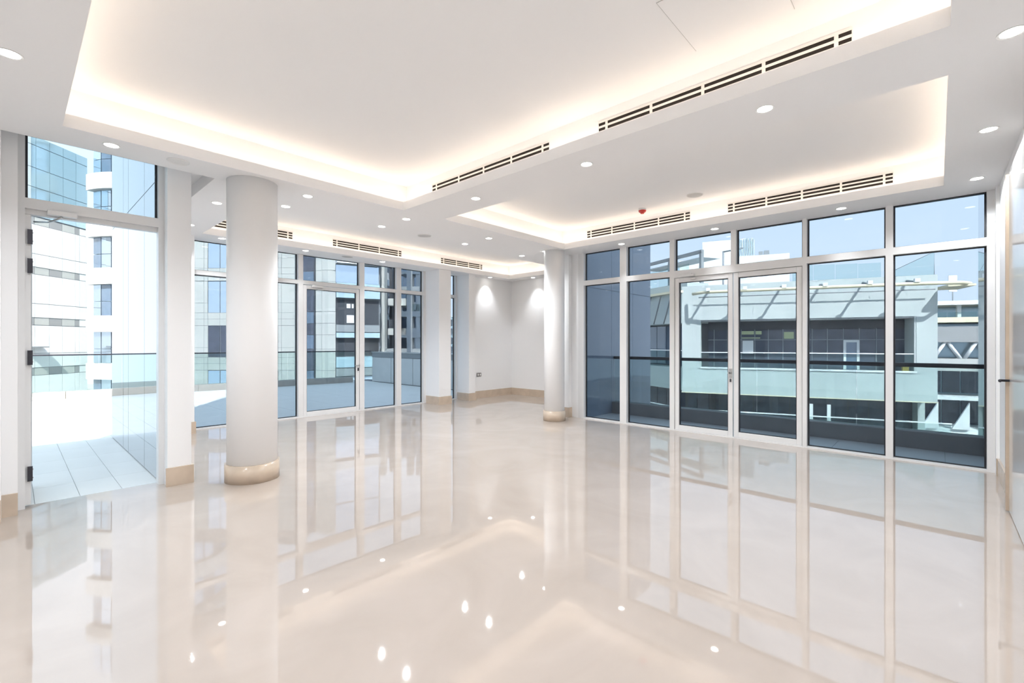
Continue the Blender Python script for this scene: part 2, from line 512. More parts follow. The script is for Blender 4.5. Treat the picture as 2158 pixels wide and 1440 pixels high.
# opening with the open door on the left: transom window above
w4 = struct(empty('window_4', (0.5, YD, 0)), 'glass transom light above the open door on the left', 'window')
FY4 = (YD - 0.01, YD + 0.09)
W(w4, 'jamb', [(0.033, 0.075, *FY4, 0, 3.10)])
W(w4, 'jamb', [(0.955, 1.0, *FY4, 0, 3.10)])
W(w4, 'transom', [(0.075, 0.955, *FY4, 2.47, 2.555)])
W(w4, 'head_stop', [(0.075, 0.955, YD + 0.03, YD + 0.09, 2.43, 2.47)])
loc(w4, pane(w4, 'y', 0.075, 0.955, 2.555, 3.10, YD + 0.06, g='pane_glass_clear'))
W(w4, 'door_closer', [(0.20, 0.385, YD - 0.055, YD - 0.01, 2.435, 2.475)], 'frame', bevel=0.004)
o = tube('closer_arm', [(0.29, YD - 0.03, 2.43), (0.27, YD - 0.01, 2.415), (0.215, YD + 0.06, 2.39), (0.13, YD + 0.16, 2.395)], 0.008, 'steel', w4)
loc(w4, o)
d4 = struct(empty('door_4', (0.085, YD + 0.03, 0), R(88.5)), 'open glass door leaf folded back outside at the left edge', 'door')
# leaf local frame: x along the leaf, hinge at 0
for nm, b in (('stile', (0, 0.065, -0.025, 0.025, 0.02, 2.43)), ('stile', (0.795, 0.86, -0.025, 0.025, 0.02, 2.43)),
              ('top_rail', (0.065, 0.795, -0.025, 0.025, 2.36, 2.43)), ('bottom_rail', (0.065, 0.795, -0.025, 0.025, 0.02, 0.09))):
    boxes(nm, [b], 'frame', d4, 0.004)
boxes('pane', [(0.065, 0.795, -0.005, 0.005, 0.09, 2.36)], 'pane_glass_clear', d4)
for z in (2.24, 2.0, 1.24, 0.28):
    boxes('hinge', [(-0.028, -0.004, -0.034, -0.003, z - 0.06, z + 0.06)], 'dark_steel', d4)
    for dz in (-0.035, 0.035):
        boxes('hinge_screw', [(-0.018, -0.010, -0.038, -0.034, z + dz - 0.006, z + dz + 0.006)], 'steel', d4)

# tall white door in the right wall
d5 = struct(empty('door_5', (4.95, -0.47, 0)), 'tall glossy white door with beige edge and lever handle at the right edge', 'door')
W(d5, 'frame', [(5.47, 5.56, -0.47, -0.435, 0, 2.78), (4.33, 4.42, -0.47, -0.435, 0, 2.78), (4.42, 5.47, -0.47, -0.435, 2.70, 2.78)], 'door_white', 0.003)
W(d5, 'leaf', [(4.42, 5.43, -0.465, -0.425, 0.01, 2.70)], 'door_white', 0.003)
W(d5, 'edge_strip', [(5.43, 5.465, -0.465, -0.405, 0.01, 2.72)], 'beige_edge', 0.003)
o = tube('lever_handle', [(5.40, -0.425, 1.06), (5.40, -0.37, 1.06), (5.30, -0.365, 1.06)], 0.010, 'dark_steel', d5)
loc(d5, o)

# sockets
s = empty('wall_socket', (7.77, 8.27, 0.575)); tag(s, 'grey double power socket on the far niche wall', 'socket')
boxes('plate', [(-0.075, 0.075, -0.012, 0, -0.045, 0.045)], 'socket_grey', s, 0.003)
for dx in (-0.035, 0.035):
    boxes('rocker', [(dx - 0.018, dx + 0.018, -0.018, -0.012, -0.025, 0.025)], 'trim_white', s, 0.002)
s = empty('wall_socket', (6.03, -0.47, 0.51)); tag(s, 'grey power socket low on the far right wall', 'socket')
boxes('plate', [(-0.075, 0.075, 0, 0.012, -0.06, 0.06)], 'socket_grey', s, 0.003)
for dx in (-0.035, 0.035):
    boxes('rocker', [(dx - 0.018, dx + 0.018, 0.012, 0.018, -0.025, 0.025)], 'trim_white', s, 0.002)

# ------------------------------------------------------------------ downlights
def make_downlight():
    r = empty('downlight')
    lathe('trim_ring', [(0.045, -0.001), (0.058, -0.004), (0.058, 0.0), (0.045, 0.0)], 'trim_white', r, 32)
    lathe('lens', [(0.0, -0.0035), (0.046, -0.002), (0.046, 0.0)], 'lens', r, 32)
    l = bpy.data.lights.new('downlight_beam', 'SPOT')
    l.energy = DOWNLIGHT_W * 4
    l.spot_size = R(152)
    l.spot_blend = 0.5
    l.shadow_soft_size = 0.02
    l.color = (0.925, 0.965, 1.0)
    lo = bpy.data.objects.new('downlight_beam', l)
    COL.objects.link(lo)
    lo.parent = r
    lo.location = (0, 0, -0.03)
    return r


proto = make_downlight()
_used = [False]


dims = {}


def downlight(x, y, label, group, dim=1.0):
    if not _used[0]:
        o = proto
        _used[0] = True
    else:
        o = proto.copy(); COL.objects.link(o)
        for ch in proto.children:
            c = ch.copy(); COL.objects.link(c); c.parent = o
            if ch.type == 'LIGHT' and dim != 1.0:      # strength and beam tuned per lamp; equal factors share one light
                if dim not in dims:
                    dims[dim] = ch.data.copy(); dims[dim].energy *= dim; dims[dim].spot_size = R(70 if dim < 0.9 else 92 if dim < 1 else 152); dims[dim].spot_blend = 1.0
                c.data = dims[dim]
    o.location = (x, y, CZ)
    tag(o, label, 'downlight', group)


GR = 'recessed downlights in the soffits'
ordn = ['nearest', 'second', 'third', 'fourth', 'fifth']
downlight(-0.01, 3.79, 'round recessed downlight at the top left edge of the picture', GR)
for (x, l) in ((0.55, 'round downlight above the open door, left of the white speaker'),
               (2.2, 'downlight just right of the thick column under the large tray edge'),
               (3.48, 'downlight below the inner corner of the large tray'),
               (4.98, 'downlight left of the smaller tray, in the row nearer its long side'),
               (6.37, 'downlight just above the thin round column')):
    downlight(x, 5.075 if x > 1 else 4.94, l, GR, 0.7 if x in (2.2, 6.37, 0.55) else 1.0)
for (x, l) in ((2.19, 'downlight right of the thick column, nearer the bay window of the close pair'),
               (3.47, 'downlight left of the flat ceiling speaker by the large tray corner'),
               (5.0, 'downlight right of the flat ceiling speaker, nearer the bay windows'),
               (6.4, 'downlight left of the one above the thin column, nearer the niche')):
    downlight(x, 5.65, l, GR, 0.7 if x == 2.19 else (1.6 if x == 6.4 else 1.0))
for (y, l) in ((3.78, 'downlight on the band between the trays, by the smaller tray corner'),
               (2.32, 'middle downlight on the band between the two large trays'),
               (0.87, 'downlight on the band between trays, under the long near grille')):
    downlight(3.505, y, l, GR)
for (x, l) in ((3.505, 'largest downlight in the top right corner of the picture'),
               (4.99, 'downlight right of the smaller tray end, middle of the right hand row'),
               (6.40, 'downlight at the right end of the window soffit near the door')):
    downlight(x, -0.285, l, GR)
for (y, l) in ((3.78, 'leftmost downlight on the soffit along the right window wall'),
               (2.31, 'downlight above the double door on the right window soffit'),
               (0.845, 'downlight above the second pane from the right on the window soffit')):
    downlight(6.73, y, l, GR, 0.7)
downlight(1.60, 6.09, 'downlight between the square pier and the thick column, upper one', GR)
downlight(1.65, 7.49, 'downlight half hidden beside the pier right of the open door', GR)
for (x, l) in ((2.2, 'downlight over the bay pane left of the thick column'),
               (3.48, 'downlight over the bay mullion just right of the thick column'),
               (5.0, 'downlight over the bay pane right of the glass terrace door'),
               (6.44, 'downlight over the square pier at the end of the bay'),
               (8.0, 'downlight over the niche wall with the socket')):
    downlight(x, 8.11, l, GR, 0.91)
for (x, y, l) in ((-0.01, 2.32, 'added unseen downlight left of the large tray just outside the left picture edge'),
                  (-0.01, 0.87, 'added unseen downlight over the camera beside the large tray'),
                  (-1.35, 3.2, 'added unseen downlight behind the camera on the wide soffit, far one'),
                  (-1.35, 1.0, 'added unseen downlight behind the camera on the wide soffit, near one'),
                  (1.6, -0.285, 'added unseen downlight beside the camera on the soffit along the right wall')):
    downlight(x, y, l, GR)  # lamps out of view, added to brighten the near end of the room
downlight(8.74, 7.35, 'downlight over the niche end wall beside the thin column', GR, 0.91)

# ------------------------------------------------------------------ linear air grilles on the cove walls
def grille(axis, pos, a0, a1, ribs, label, gz):
    """slot diffuser on a cove wall: three dark slots between white slats, split by ribs"""
    mid = (a0 + a1) / 2
    o = empty('air_grille', (pos, mid, gz) if axis == 'x' else (mid, pos, gz))
    tag(o, label, 'air grille', 'linear air grilles in the ceiling coves')
    def mk(u0, u1, z0, z1, t):
        if axis == 'x':
            return (-t, 0, u0 - mid, u1 - mid, z0, z1)
        return (u0 - mid, u1 - mid, -t, 0, z0, z1)
    boxes('slot_back', [mk(a0, a1, -0.062, 0.062, 0.003)], 'vent_dark', o)
    for z0, z1 in ((-0.068, -0.058), (-0.033, -0.016), (0.009, 0.026), (0.051, 0.068)):
        boxes('slat', [mk(a0 - 0.004, a1 + 0.004, z0, z1, 0.006)], 'vent_white', o)
    for r in ribs:
        boxes('rib', [mk(r - 0.011, r + 0.011, -0.059, 0.052, 0.0055)], 'vent_white', o)
    return o


def ribset(a0, a1, n=4, tick=0.075):
    return [a0 + tick + (a1 - a0 - 2 * tick) * i / n for i in range(n + 1)]


xa = TR['a'][1] + G
xb = TR['b'][1] + G
yc = TR['c'][3] + G
grille('x', xa, 0.372, 2.105, ribset(0.372, 2.105), 'longest air grille on the near tray side, at the upper right', 3.165)
grille('x', xa, 2.64, 4.38, ribset(2.64, 4.38), 'air grille near the inner corner of the large tray', 3.165)
grille('x', xb, 0.36, 2.09, ribset(0.36, 2.09), 'right air grille above the right window wall', 3.19)
grille('x', xb, 2.61, 4.35, ribset(2.61, 4.35), 'left air grille above the right window wall near the red alarm', 3.19)
grille('y', yc, 1.80, 3.25, ribset(1.80, 3.25, 3), 'air grille partly hidden behind the thick column', 3.19)
grille('y', yc, 3.97, 5.43, ribset(3.97, 5.43, 3), 'middle air grille above the bay window glass door', 3.19)
grille('y', yc, 6.46, 7.72, ribset(6.46, 7.72, 3), 'small far air grille above the square pier', 3.19)

# speakers, alarm, access panel
def speaker(x, y, z, label, m='speaker_mesh', r=0.105):
    o = empty('ceiling_speaker', (x, y, z)); tag(o, label, 'speaker', 'round ceiling speakers')
    lathe('rim', [(r - 0.012, -0.002), (r - 0.004, -0.008), (r, -0.004), (r, 0)], 'trim_white', o, 40)
    lathe('mesh_disc', [(0.0, -0.005), (r - 0.01, -0.004), (r - 0.01, 0)], m, o, 40)


speaker(4.20, 5.66, CZ, 'grey round speaker on the soffit left of the smaller tray corner')
speaker(4.25, 8.10, CZ, 'flat grey speaker above the glass terrace door in the bay')
speaker(6.13, 2.36, UZ, 'grey round speaker inside the smaller tray beside the red alarm')
speaker(1.0, 4.94, CZ, 'white round speaker above the open door near the pier', 'trim_white', 0.085)
a = empty('smoke_alarm', (6.25, 3.17, UZ)); tag(a, 'red round fire alarm inside the smaller ceiling tray', 'fire alarm')
lathe('base', [(0.055, 0), (0.055, -0.02), (0.05, -0.025), (0.0, -0.025)][::-1], 'trim_white', a, 32)
lathe('sounder', [(0.0, -0.075), (0.022, -0.072), (0.03, -0.06), (0.05, -0.045), (0.056, -0.025), (0.0, -0.025)], 'alarm_red', a, 32)
ap = empty('access_panel', (2.8, 0.9, UZ)); tag(ap, 'flush white access panel in the raised large tray', 'access panel')
boxes('panel', [(-0.285, 0.30, -0.285, 0.285, -0.003, 0)], 'ceiling_paint', ap)
boxes('shadow_gap', [(-0.29, 0.305, 0.285, 0.288, -0.0035, 0), (-0.29, 0.305, -0.288, -0.285, -0.0035, 0), (-0.288, -0.285, -0.285, 0.285, -0.0035, 0)], 'speaker_mesh', ap)

# ------------------------------------------------------------------ outside: our own building, terrace, balcony
struct(boxes('roof', [(-1.3, 7.12, -6, 5.62, 3.40, 10.5), (-6, -1.3, -6, 5.62, 3.40, 3.9), (1.0, 9.15, 5.62, 8.62, 3.40, 10.5), (7.12, 9.15, 4.85, 5.62, 3.40, 10.5), (7.12, 7.16, -6, 4.85, 4.1, 10.5)], 'ext_white'),
       'unseen upper storey of the own building, heights shaped to shade the terrace', 'roof')  # out of view; stepped heights shape the shade on the terrace
struct(boxes('trim_1', [(7.06, 7.14, -0.6, 4.85, 2.97, 4.1), (1.0, 7.6, 8.56, 8.62, 2.97, 3.4), (1.0, 1.04, 5.6, 8.62, 3.1, 3.4)], 'ext_white'), 'white fascia outside above the windows', 'fascia')

tf = struct(boxes('terrace_floor', [(-12, 9.2, 5.6, 15.9, -0.2, -0.03)], 'ext_joint'), 'pale tiled terrace floor outside the bay and open door', 'terrace floor')
# tiles big enough to tell apart: near the open door and along the bay
tile_me = {}


def tile(x0, x1, y0, y1, par, m='terrace_tile', z=-0.03):
    k = (round(x1 - x0, 3), round(y1 - y0, 3), m)
    if k not in tile_me:
        o = boxes('tile', [(0.0015, k[0] - 0.0015, 0.0015, k[1] - 0.0015, 0, 0.01)], m, par)
        tile_me[k] = o.data
    else:
        o = bpy.data.objects.new('tile', tile_me[k]); COL.objects.link(o); o.parent = par
    o.location = (x0, y0, z)
    return o


px = [-0.15, 0.135, 0.42, 0.71, 1.0]
py = [5.60, 6.27, 6.94, 7.61, 8.28, 8.95, 9.62, 10.29, 10.96, 11.63, 12.3, 12.97, 13.64, 14.31]
for i in range(4):
    for j in range(13):
        tile(px[i], px[i + 1], py[j], py[j + 1], tf)
for i in range(8):
    for j in range(8):
        x0 = 1.0 + i * 0.96
        y0 = 8.62 + j * 0.72
        if x0 + .96 < 8.75:
            tile(x0, x0 + 0.96, y0, y0 + 0.72, tf)
for (b) in ((-12, -0.15, 5.6, 14.7), (-0.15, 1.0, 14.31, 14.7), (1.0, 8.7, 14.38, 14.7)):
    boxes('tile_field', [(*b, -0.03, -0.02)], 'terrace_tile', tf)
boxes('tile_field', [(-12, 8.7, 14.7, 15.8, -0.03, -0.021)], 'terrace_tile', tf)

# kerb with glass balustrade and steel handrail; runs slightly off square
tb = empty('terrace_balustrade', (0, 15.72, -0.02), -math.atan(0.095)); tag(tb, 'glass terrace balustrade with thin dark handrail on a beige stone kerb', 'balustrade')
for i in range(20):
    x = -9.0 + i * 0.9
    if x + 0.9 < 8.9:
        boxes('kerb_stone', [(x, x + 0.894, 0, 0.25, 0, 0.185)], 'kerb_stone', tb, 0.004)
for i in range(12):
    x = -9.0 + i * 1.5
    if x + 1.5 < 9.2:
        boxes('glass_panel', [(x + 0.006, x + 1.494, 0.10, 0.116, 0.185, 1.06)], 'rail_glass', tb)
boxes('handrail', [(-9.0, 8.8, 0.085, 0.13, 1.06, 1.095)], 'dark_steel', tb)
pw = empty('terrace_parapet', (8.72, 8.62, -0.02)); tag(pw, 'solid pale blue grey parapet wall closing the right side of the terrace', 'parapet')
boxes('core', [(0.03, 0.28, 0, 6.2, 0, 0.86)], 'ext_joint', pw)
for i in range(5):
    boxes('panel', [(0.0, 0.03, i * 1.25 + 0.01, min(6.2, i * 1.25 + 1.235), 0.01, 0.86)], 'terrace_wall', pw)
boxes('coping_band', [(-0.01, 0.28, 0, 6.2, 0.87, 1.03)], 'ext_grey', pw)
boxes('coping', [(-0.04, 0.31, -0.0, 6.2, 1.03, 1.055)], 'steel', pw)

# mirror glass cladding of the bay flank seen through the open door
mg = empty('glass_cladding', (1.0, 5.66, 0)); tag(mg, 'reflective grey glass cladding beside the open terrace door', 'glass cladding')
boxes('backing', [(0.005, 0.04, 0, 3.2, -0.02, 7.0)], 'ext_joint', mg)
for y0, y1 in ((0.0, 0.77), (0.775, 1.80), (1.805, 2.18), (2.185, 3.2)):
    for z0, z1 in ((-0.01, 3.0), (3.008, 7.0)):
        boxes('panel', [(-0.008, 0.004, y0 + .003, y1 - .003, z0, z1)], 'mirror_panel', mg)

# right balcony
bf = struct(boxes('balcony_floor', [(7.09, 9.7, -0.45, 4.72, -0.2, -0.032)], 'ext_joint'), 'grey tiled balcony floor outside the right window wall', 'balcony floor')
yy = [-0.45, -0.07, 1.025, 2.12, 3.215, 4.31, 4.72]
for i in range(6):
    tile(7.09, 8.02, yy[i], yy[i + 1], bf, 'balcony_tile', -0.032)
bk = empty('balcony_balustrade', (8.02, 2.1, -0.03)); tag(bk, 'clear glass balcony balustrade with thick dark handrail on a grey kerb', 'balustrade')
boxes('kerb', [(0, 0.22, -2.55, 2.62, 0, 0.23)], 'grey_render', bk, 0.01)
for i in range(4):
    y = -2.55 + i * 1.29
    boxes('glass_panel', [(0.09, 0.106, y + 0.004, y + 1.286, 0.23, 1.07)], 'rail_glass', bk)
boxes('handrail', [(0.065, 0.125, -2.55, 2.62, 1.07, 1.125)], 'dark_steel', bk, 0.006)
for (y0, y1, x1, lab) in ((4.72, 4.85, 9.68, 'dark blue reflective glass wall at the left end of the right balcony'),
                          (-0.56, -0.45, 9.68, 'reflective glass wall at the right end of the right balcony')):
    g_ = empty('glass_wall', (7.14, y0, 0)); tag(g_, lab, 'glass wall')
    core = (y0 + y1) / 2
    boxes('core', [(0, x1 - 7.14, 0.01, y1 - y0 - 0.01, -0.03, 4.1)], 'ext_joint', g_)
    for a0, a1 in ((0.0, 0.86), (0.866, 1.72), (1.726, 2.54)):
        for z0, z1 in ((-0.02, 2.38), (2.386, 4.1)):
            f0, f1 = (-0.004, 0.010) if y0 > 2 else (y1 - y0 - 0.010, y1 - y0 + 0.004)
            boxes('panel', [(a0, a1, f0, f1, z0, z1)], 'dark_glass_panel' if y0 > 2 else 'mirror_panel', g_)

gp = struct(boxes('ground', [(-250, 300, -150, 350, -22.2, -22.0)], 'city_ground'), 'city ground far below the balconies', 'ground')


# ------------------------------------------------------------------ neighbouring buildings
class Facade:
    """local frame: x runs along the facade, y = height above it towards us (n), z up"""

    def __init__(self, name, ox, oy, ang, label, of=None):
        self.e = empty(name, (ox, oy, 0), R(ang))
        if of:                                   # a wing of another building: one of its parts
            self.e.parent = of.e
            self.e.matrix_parent_inverse = (Matrix.Translation(of.e.location) @ of.e.rotation_euler.to_matrix().to_4x4()).inverted()
            self.e['label'] = label
        else:
            tag(self.e, label, 'building')
        d = Vector((math.cos(R(ang)), math.sin(R(ang))))
        n = Vector((-d.y, d.x))
        self.sg = -1 if n.dot(Vector((ox, oy))) > 0 else 1
        self.cache = {}

    def box(self, name, s0, s1, z0, z1, n0, n1, m, par=None, bevel=0):
        y0, y1 = sorted((n0 * self.sg, n1 * self.sg))
        return boxes(name, [(s0, s1, y0, y1, z0, z1)], m, par or self.e, bevel)

    def many(self, name, lst, m, par=None):
        bs = []
        for s0, s1, z0, z1, n0, n1 in lst:
            y0, y1 = sorted((n0 * self.sg, n1 * self.sg))
            bs.append((s0, s1, y0, y1, z0, z1))
        return boxes(name, bs, m, par or self.e)

    def tube(self, name, pts, r, m, par=None, seg=8):
        return tube(name, [(s, n * self.sg, z) for s, n, z in pts], r, m, par or self.e, seg)


# --- right: rendered block with a long recessed balcony
f = Facade('rendered_building', 30.889, -0.017, 107.67, 'grey green rendered block with a long recessed balcony across the right balcony')
f.many('wall', [(0, 11.85, 2.68, 4.72, -1.6, 0), (0, 0.82, -0.15, 2.68, -1.6, 0), (10.8, 11.85, -0.15, 2.68, -1.6, 0), (0, 11.85, -1.58, -0.15, -1.6, 0)], 'ext_render')
f.box('roof_slab', 0, 11.85, 4.3, 4.6, -9, -1.6, 'ext_render')
f.box('flank_wall', 0, 0.3, -22, 4.72, -10, -1.6, 'ext_render')
f.box('recess_soffit', 0.82, 10.8, 2.60, 2.68, -1.6, -0.05, 'ext_grey')
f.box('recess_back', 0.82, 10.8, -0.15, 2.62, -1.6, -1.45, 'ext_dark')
ms = [10.78, 10.11, 9.37, 8.62, 7.9, 7.2, 6.46, 5.75, 5.03, 4.31, 3.57, 2.85, 2.1, 1.5, 0.84]
for i in range(len(ms) - 1):
    for z0, z1 in ((-0.12, 1.50), (1.54, 2.10)):
        if abs(ms[i] - 3.57) < .01 and z1 < 1.6:
            continue
        f.box('window_pane', ms[i + 1] + 0.02, ms[i] - 0.02, z0, z1, -1.45, -1.42, 'ext_window_dim')
f.box('fascia', 0.84, 10.78, 2.14, 2.60, -1.45, -1.40, 'ext_dark')
for s in ms[1:-1]:
    f.box('window_bar', s - 0.02, s + 0.02, -0.12, 2.14, -1.45, -1.40, 'ext_grey')
f.box('window_transom', 0.84, 10.78, 1.50, 1.54, -1.45, -1.39, 'ext_grey')
dr = f.many('balcony_door', [(2.85, 2.97, -0.12, 1.50, -1.44, -1.36), (3.45, 3.57, -0.12, 1.50, -1.44, -1.36), (2.97, 3.45, 1.38, 1.50, -1.44, -1.36)], 'ext_white')
f.box('door_glass', 2.97, 3.45, -0.12, 1.38, -1.44, -1.40, 'ext_window', dr)
for s0, s1, z0, z1 in ((7.95, 8.60, 1.84, 2.04), (7.55, 7.86, 1.84, 2.04), (7.62, 8.60, 1.60, 1.66)):
    f.box('painted_lit_ceiling', s0, s1, z0, z1, -1.418, -1.40, 'ext_lit_colour')  # flat patches on the panes; their lit look is only colour
f.box('painted_lit_ceiling', 5.92, 6.41, 1.58, 1.97, -1.418, -1.40, 'ext_lit_colour')
f.box('white_board', 7.98, 8.56, 0.70, 1.47, -1.418, -1.38, 'ext_white')
f.box('return_jamb', 0.82, 0.90, -0.15, 2.68, -1.5, -0.02, 'ext_render')
for i in range(6):
    f.box('rail_glass', 0.84 + i * 1.66, 0.84 + (i + 1) * 1.66 - 0.02, -0.08, 0.76, -0.10, -0.085, 'rail_glass')
f.box('top_rail', 0.82, 10.8, 0.76, 0.81, -0.12, -0.06, 'ext_white')
f.box('sill_ledge', 0.80, 10.82, -0.17, -0.08, -0.25, 0.05, 'ext_white')
f.box('edge_drip', -0.02, 11.87, -1.63, -1.58, -1.6, 0.03, 'ext_cream')
cn = f.many('paint_can', [(1.05, 1.30, -0.08, 0.22, -0.45, -0.22)], 'yellow_can')
# storey below
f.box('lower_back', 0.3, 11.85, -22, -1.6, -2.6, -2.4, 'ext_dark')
for i in range(12):
    f.box('window_pane', 0.35 + i * 0.95, 0.35 + i * 0.95 + 0.9, -4.5, -1.66, -2.4, -2.36, 'ext_window_dim')
f.box('lower_slab', -0.6, 11.85, -3.9, -3.55, -2.4, 0.5, 'ext_render')
f.box('lower_wall', -0.6, 11.85, -22, -3.9, -2.4, 0.0, 'ext_render')
for i in range(7):
    f.box('rail_glass', -0.4 + i * 1.74, -0.4 + (i + 1) * 1.74 - 0.02, -3.55, -2.60, 0.30, 0.315, 'rail_glass')
f.box('top_rail', -0.42, 11.85, -2.60, -2.54, 0.28, 0.34, 'ext_white')
for s in (5.2, 4.4):
    f.box('post', s, s + 0.16, -3.55, -1.95, 0.0, 0.08, 'ext_white')
# roof shade rail on brackets: casts its own shadow on the wall
f.tube('shade_rail', [(11.2, 0.5, 4.2), (10.6, 1.2, 4.2), (9.5, 1.3, 4.2), (5.6, 1.3, 4.19), (1.0, 1.3, 4.17), (-0.5, 1.25, 4.15), (-1.0, 0.6, 4.15)], 0.085, 'ext_cream')
for s in (10.36, 8.51, 6.67, 4.85, 3.0, 1.18):
    f.tube('bracket', [(s, 0.0, 4.45), (s, 1.3, 4.26)], 0.06, 'ext_grey')
    f.box('bracket_cap', s - 0.1, s + 0.1, 4.24, 4.42, 1.22, 1.42, 'ext_white')
f.tube('lower_shade_rail', [(10.9, 0.35, 4.0), (5.5, 0.35, 3.99), (0.2, 0.35, 3.97)], 0.03, 'ext_grey')
f.box('shade_tail', -1.1, -0.1, 4.02, 4.12, -1.0, 0.9, 'ext_cream')
# roof glass screens
for i in range(4):
    f.box('roof_glass', 2.1 + i * 1.0, 3.08 + i * 1.0, 4.72, 5.55 + 0.03 * i, -0.6, -0.585, 'rail_glass')
prism_pts = [(0.13, 4.72), (1.75, 4.72), (1.75, 5.0), (0.13, 5.85)]
o = prism('roof_glass', prism_pts, 'y', -0.012, 0.012, 'rail_glass', f.e)
tube('roof_glass_edge', [(1.75, 0, 5.0), (0.13, 0, 5.85), (0.13, 0, 4.72)], 0.012, 'ext_grey', f.e)
# roof plant and far blocks behind
f.box('roof_parapet', 0.2, 11.7, 4.6, 5.35, -6.0, -5.8, 'ext_panel_blue')

# left return of the same block: raking metal clad bay
f2 = Facade('clad_corner_bay', 27.28, 11.273, 62.67, 'blue green metal clad corner bay', of=f)
f2.box('wall', 0, 6.5, 2.53, 4.44, -2.0, 0, 'ext_render')
for s in (0.9, 1.9, 2.9, 3.9, 4.9):
    f2.tube('seam', [(s + 0.75, 0.03, 2.55), (s, 0.03, 4.40)], 0.035, 'ext_grey')
f2.box('eaves_band', -0.05, 6.5, 4.36, 4.50, -2, 0.25, 'ext_cream')
f2.box('upper_band', 0, 6.5, 4.5, 5.0, -2.0, -0.4, 'ext_render')
for i in range(4):
    f2.box('roof_glass', 0.3 + i * 1.5, 1.75 + i * 1.5, 5.0, 6.2, -0.8, -0.785, 'rail_glass')
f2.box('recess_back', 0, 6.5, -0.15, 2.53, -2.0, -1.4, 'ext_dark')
for i in range(6):
    f2.box('window_pane', 0.15 + i, 1.1 + i, -0.1, 2.45, -1.4, -1.36, 'ext_window')
f2.tube('raking_strut', [(3.2, 0.0, -0.1), (3.9, 0.0, 2.5)], 0.1, 'ext_white')
f2.tube('raking_strut', [(4.6, 0.0, -0.1), (4.0, 0.0, 2.5)], 0.1, 'ext_white')
f2.box('rail_band', -0.02, 6.5, -1.50, -0.15, -2.0, 0, 'ext_render')
for i in range(4):
    f2.box('rail_glass', i * 1.6, i * 1.6 + 1.58, -0.15, 0.85, -0.1, -0.085, 'rail_glass')
f2.box('top_rail', 0, 6.5, 0.85, 0.91, -0.12, -0.06, 'ext_white')
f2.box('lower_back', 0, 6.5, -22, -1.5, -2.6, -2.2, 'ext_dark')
for i in range(6):
    f2.box('window_pane', 0.15 + i, 1.1 + i, -4.5, -1.6, -2.2, -2.16, 'ext_window_dim')
f2.box('lower_slab', 0, 6.5, -4.0, -3.6, -2.2, 0.3, 'ext_render')
f2.box('top_rail', 0, 6.5, -2.60, -2.54, 0.10, 0.16, 'ext_white')
# steel pergola frame on its roof
for s in (0.6, 3.6, 6.6):
    f2.box('pergola_post', s, s + 0.18, 5.0, 7.1, -2.2, -2.0, 'ext_grey')
f2.box('pergola_beam', 0.6, 6.9, 7.0, 7.2, -2.2, -2.0, 'ext_grey')
f2.box('pergola_canopy', 0.7, 6.7, 6.75, 6.8, -3.6, -2.2, 'ext_white')

# far white blocks on the skyline to the right
f = Facade('white_roof_block', 43.664, 11.649, 107.67, 'bright white plant block on the skyline above the double door')
f.box('tower', 0.0, 4.19, 8.7, 10.45, -4, 0, 'ext_white')
f.box('parapet_block', -2.62, 6.14, 6.0, 8.9, -4, 0.1, 'ext_white')
for i in range(9):
    f.box('fin', 0.05 + i * 0.15, 0.12 + i * 0.15, 8.95, 10.42, 0, 0.05, 'ext_panel_blue')
f.box('body', -2.4, 6.0, -22, 6.0, -4, 0, 'ext_panel')
f.box('chiller', -1.2, -0.8, 8.9, 9.45, -1.5, -1.0, 'ext_grey')
f.box('chiller', -0.7, -0.4, 8.9, 9.4, -1.5, -1.0, 'ext_grey')
lp = empty('street_lamp', (38.0, 12.4, -22)); tag(lp, 'dark angled lamp post standing before the white skyline block', 'lamp post')
tube('pole', [(0, 0, 0), (0, 0, 30.55)], 0.07, 'ext_grey', lp)
tube('arm', [(0, 0, 30.5), (-0.1, -1.5, 30.6)], 0.06, 'ext_grey', lp)

f = Facade('bridge_building', 61.23, -0.03, 107.67, 'white far building with slanted columns and balconies at the far right')
for z0, z1, m in ((5.0, 5.4, 'ext_white'), (3.3, 3.8, 'ext_cream'), (1.4, 2.9, 'ext_panel_grey'), (-1.4, -0.2, 'ext_panel'), (-4.2, -3.9, 'ext_white'), (-7.6, -7.0, 'ext_white')):
    f.box('floor_band', -14, 1.5, z0, z1, -4, 0, m)
f.box('back_wall', -14, 1.5, -22, 5.0, -6, -4, 'ext_panel_blue')
for i in range(7):
    f.box('column', -13 + i * 2.2, -12.7 + i * 2.2, 3.8, 5.0, -1, -0.7, 'ext_white')
    f.box('rail_glass', -13.9 + i * 2.2, -11.8 + i * 2.2, 3.8, 4.3, -0.1, -0.08, 'rail_glass')
for i in range(6):
    s = -11.0 + i * 2.3
    f.tube('slanted_column', [(s, -0.3, -0.2), (s + 1.0, -0.3, 1.5)], 0.16, 'ext_white')
    f.tube('slanted_column', [(s + 2.0, -0.3, -0.2), (s + 1.1, -0.3, 1.5)], 0.16, 'ext_white')
for i in range(10):
    f.box('window_pane', -13.5 + i * 1.5, -12.1 + i * 1.5, -3.8, -1.5, -3.95, -3.9, 'ext_window_dim')
    f.box('window_pane', -13.5 + i * 1.5, -12.1 + i * 1.5, -7.0, -4.3, -3.95, -3.9, 'ext_window_dim')
for i in range(6):
    s = -11.5 + i * 2.3
    for zb in (-7.0, -10.0):
        o = prism('triangular_fin', [(s, zb), (s + 1.3, zb), (s + 0.0, zb + 2.6)], 'y', 0.0, 0.2, 'ext_white', f.e)
f.box('sign_board', -1.6, -0.95, 6.3, 7.9, -0.5, -0.4, 'ext_white')
f.box('sign_post', -1.32, -1.24, 5.4, 6.3, -0.48, -0.42, 'ext_grey')

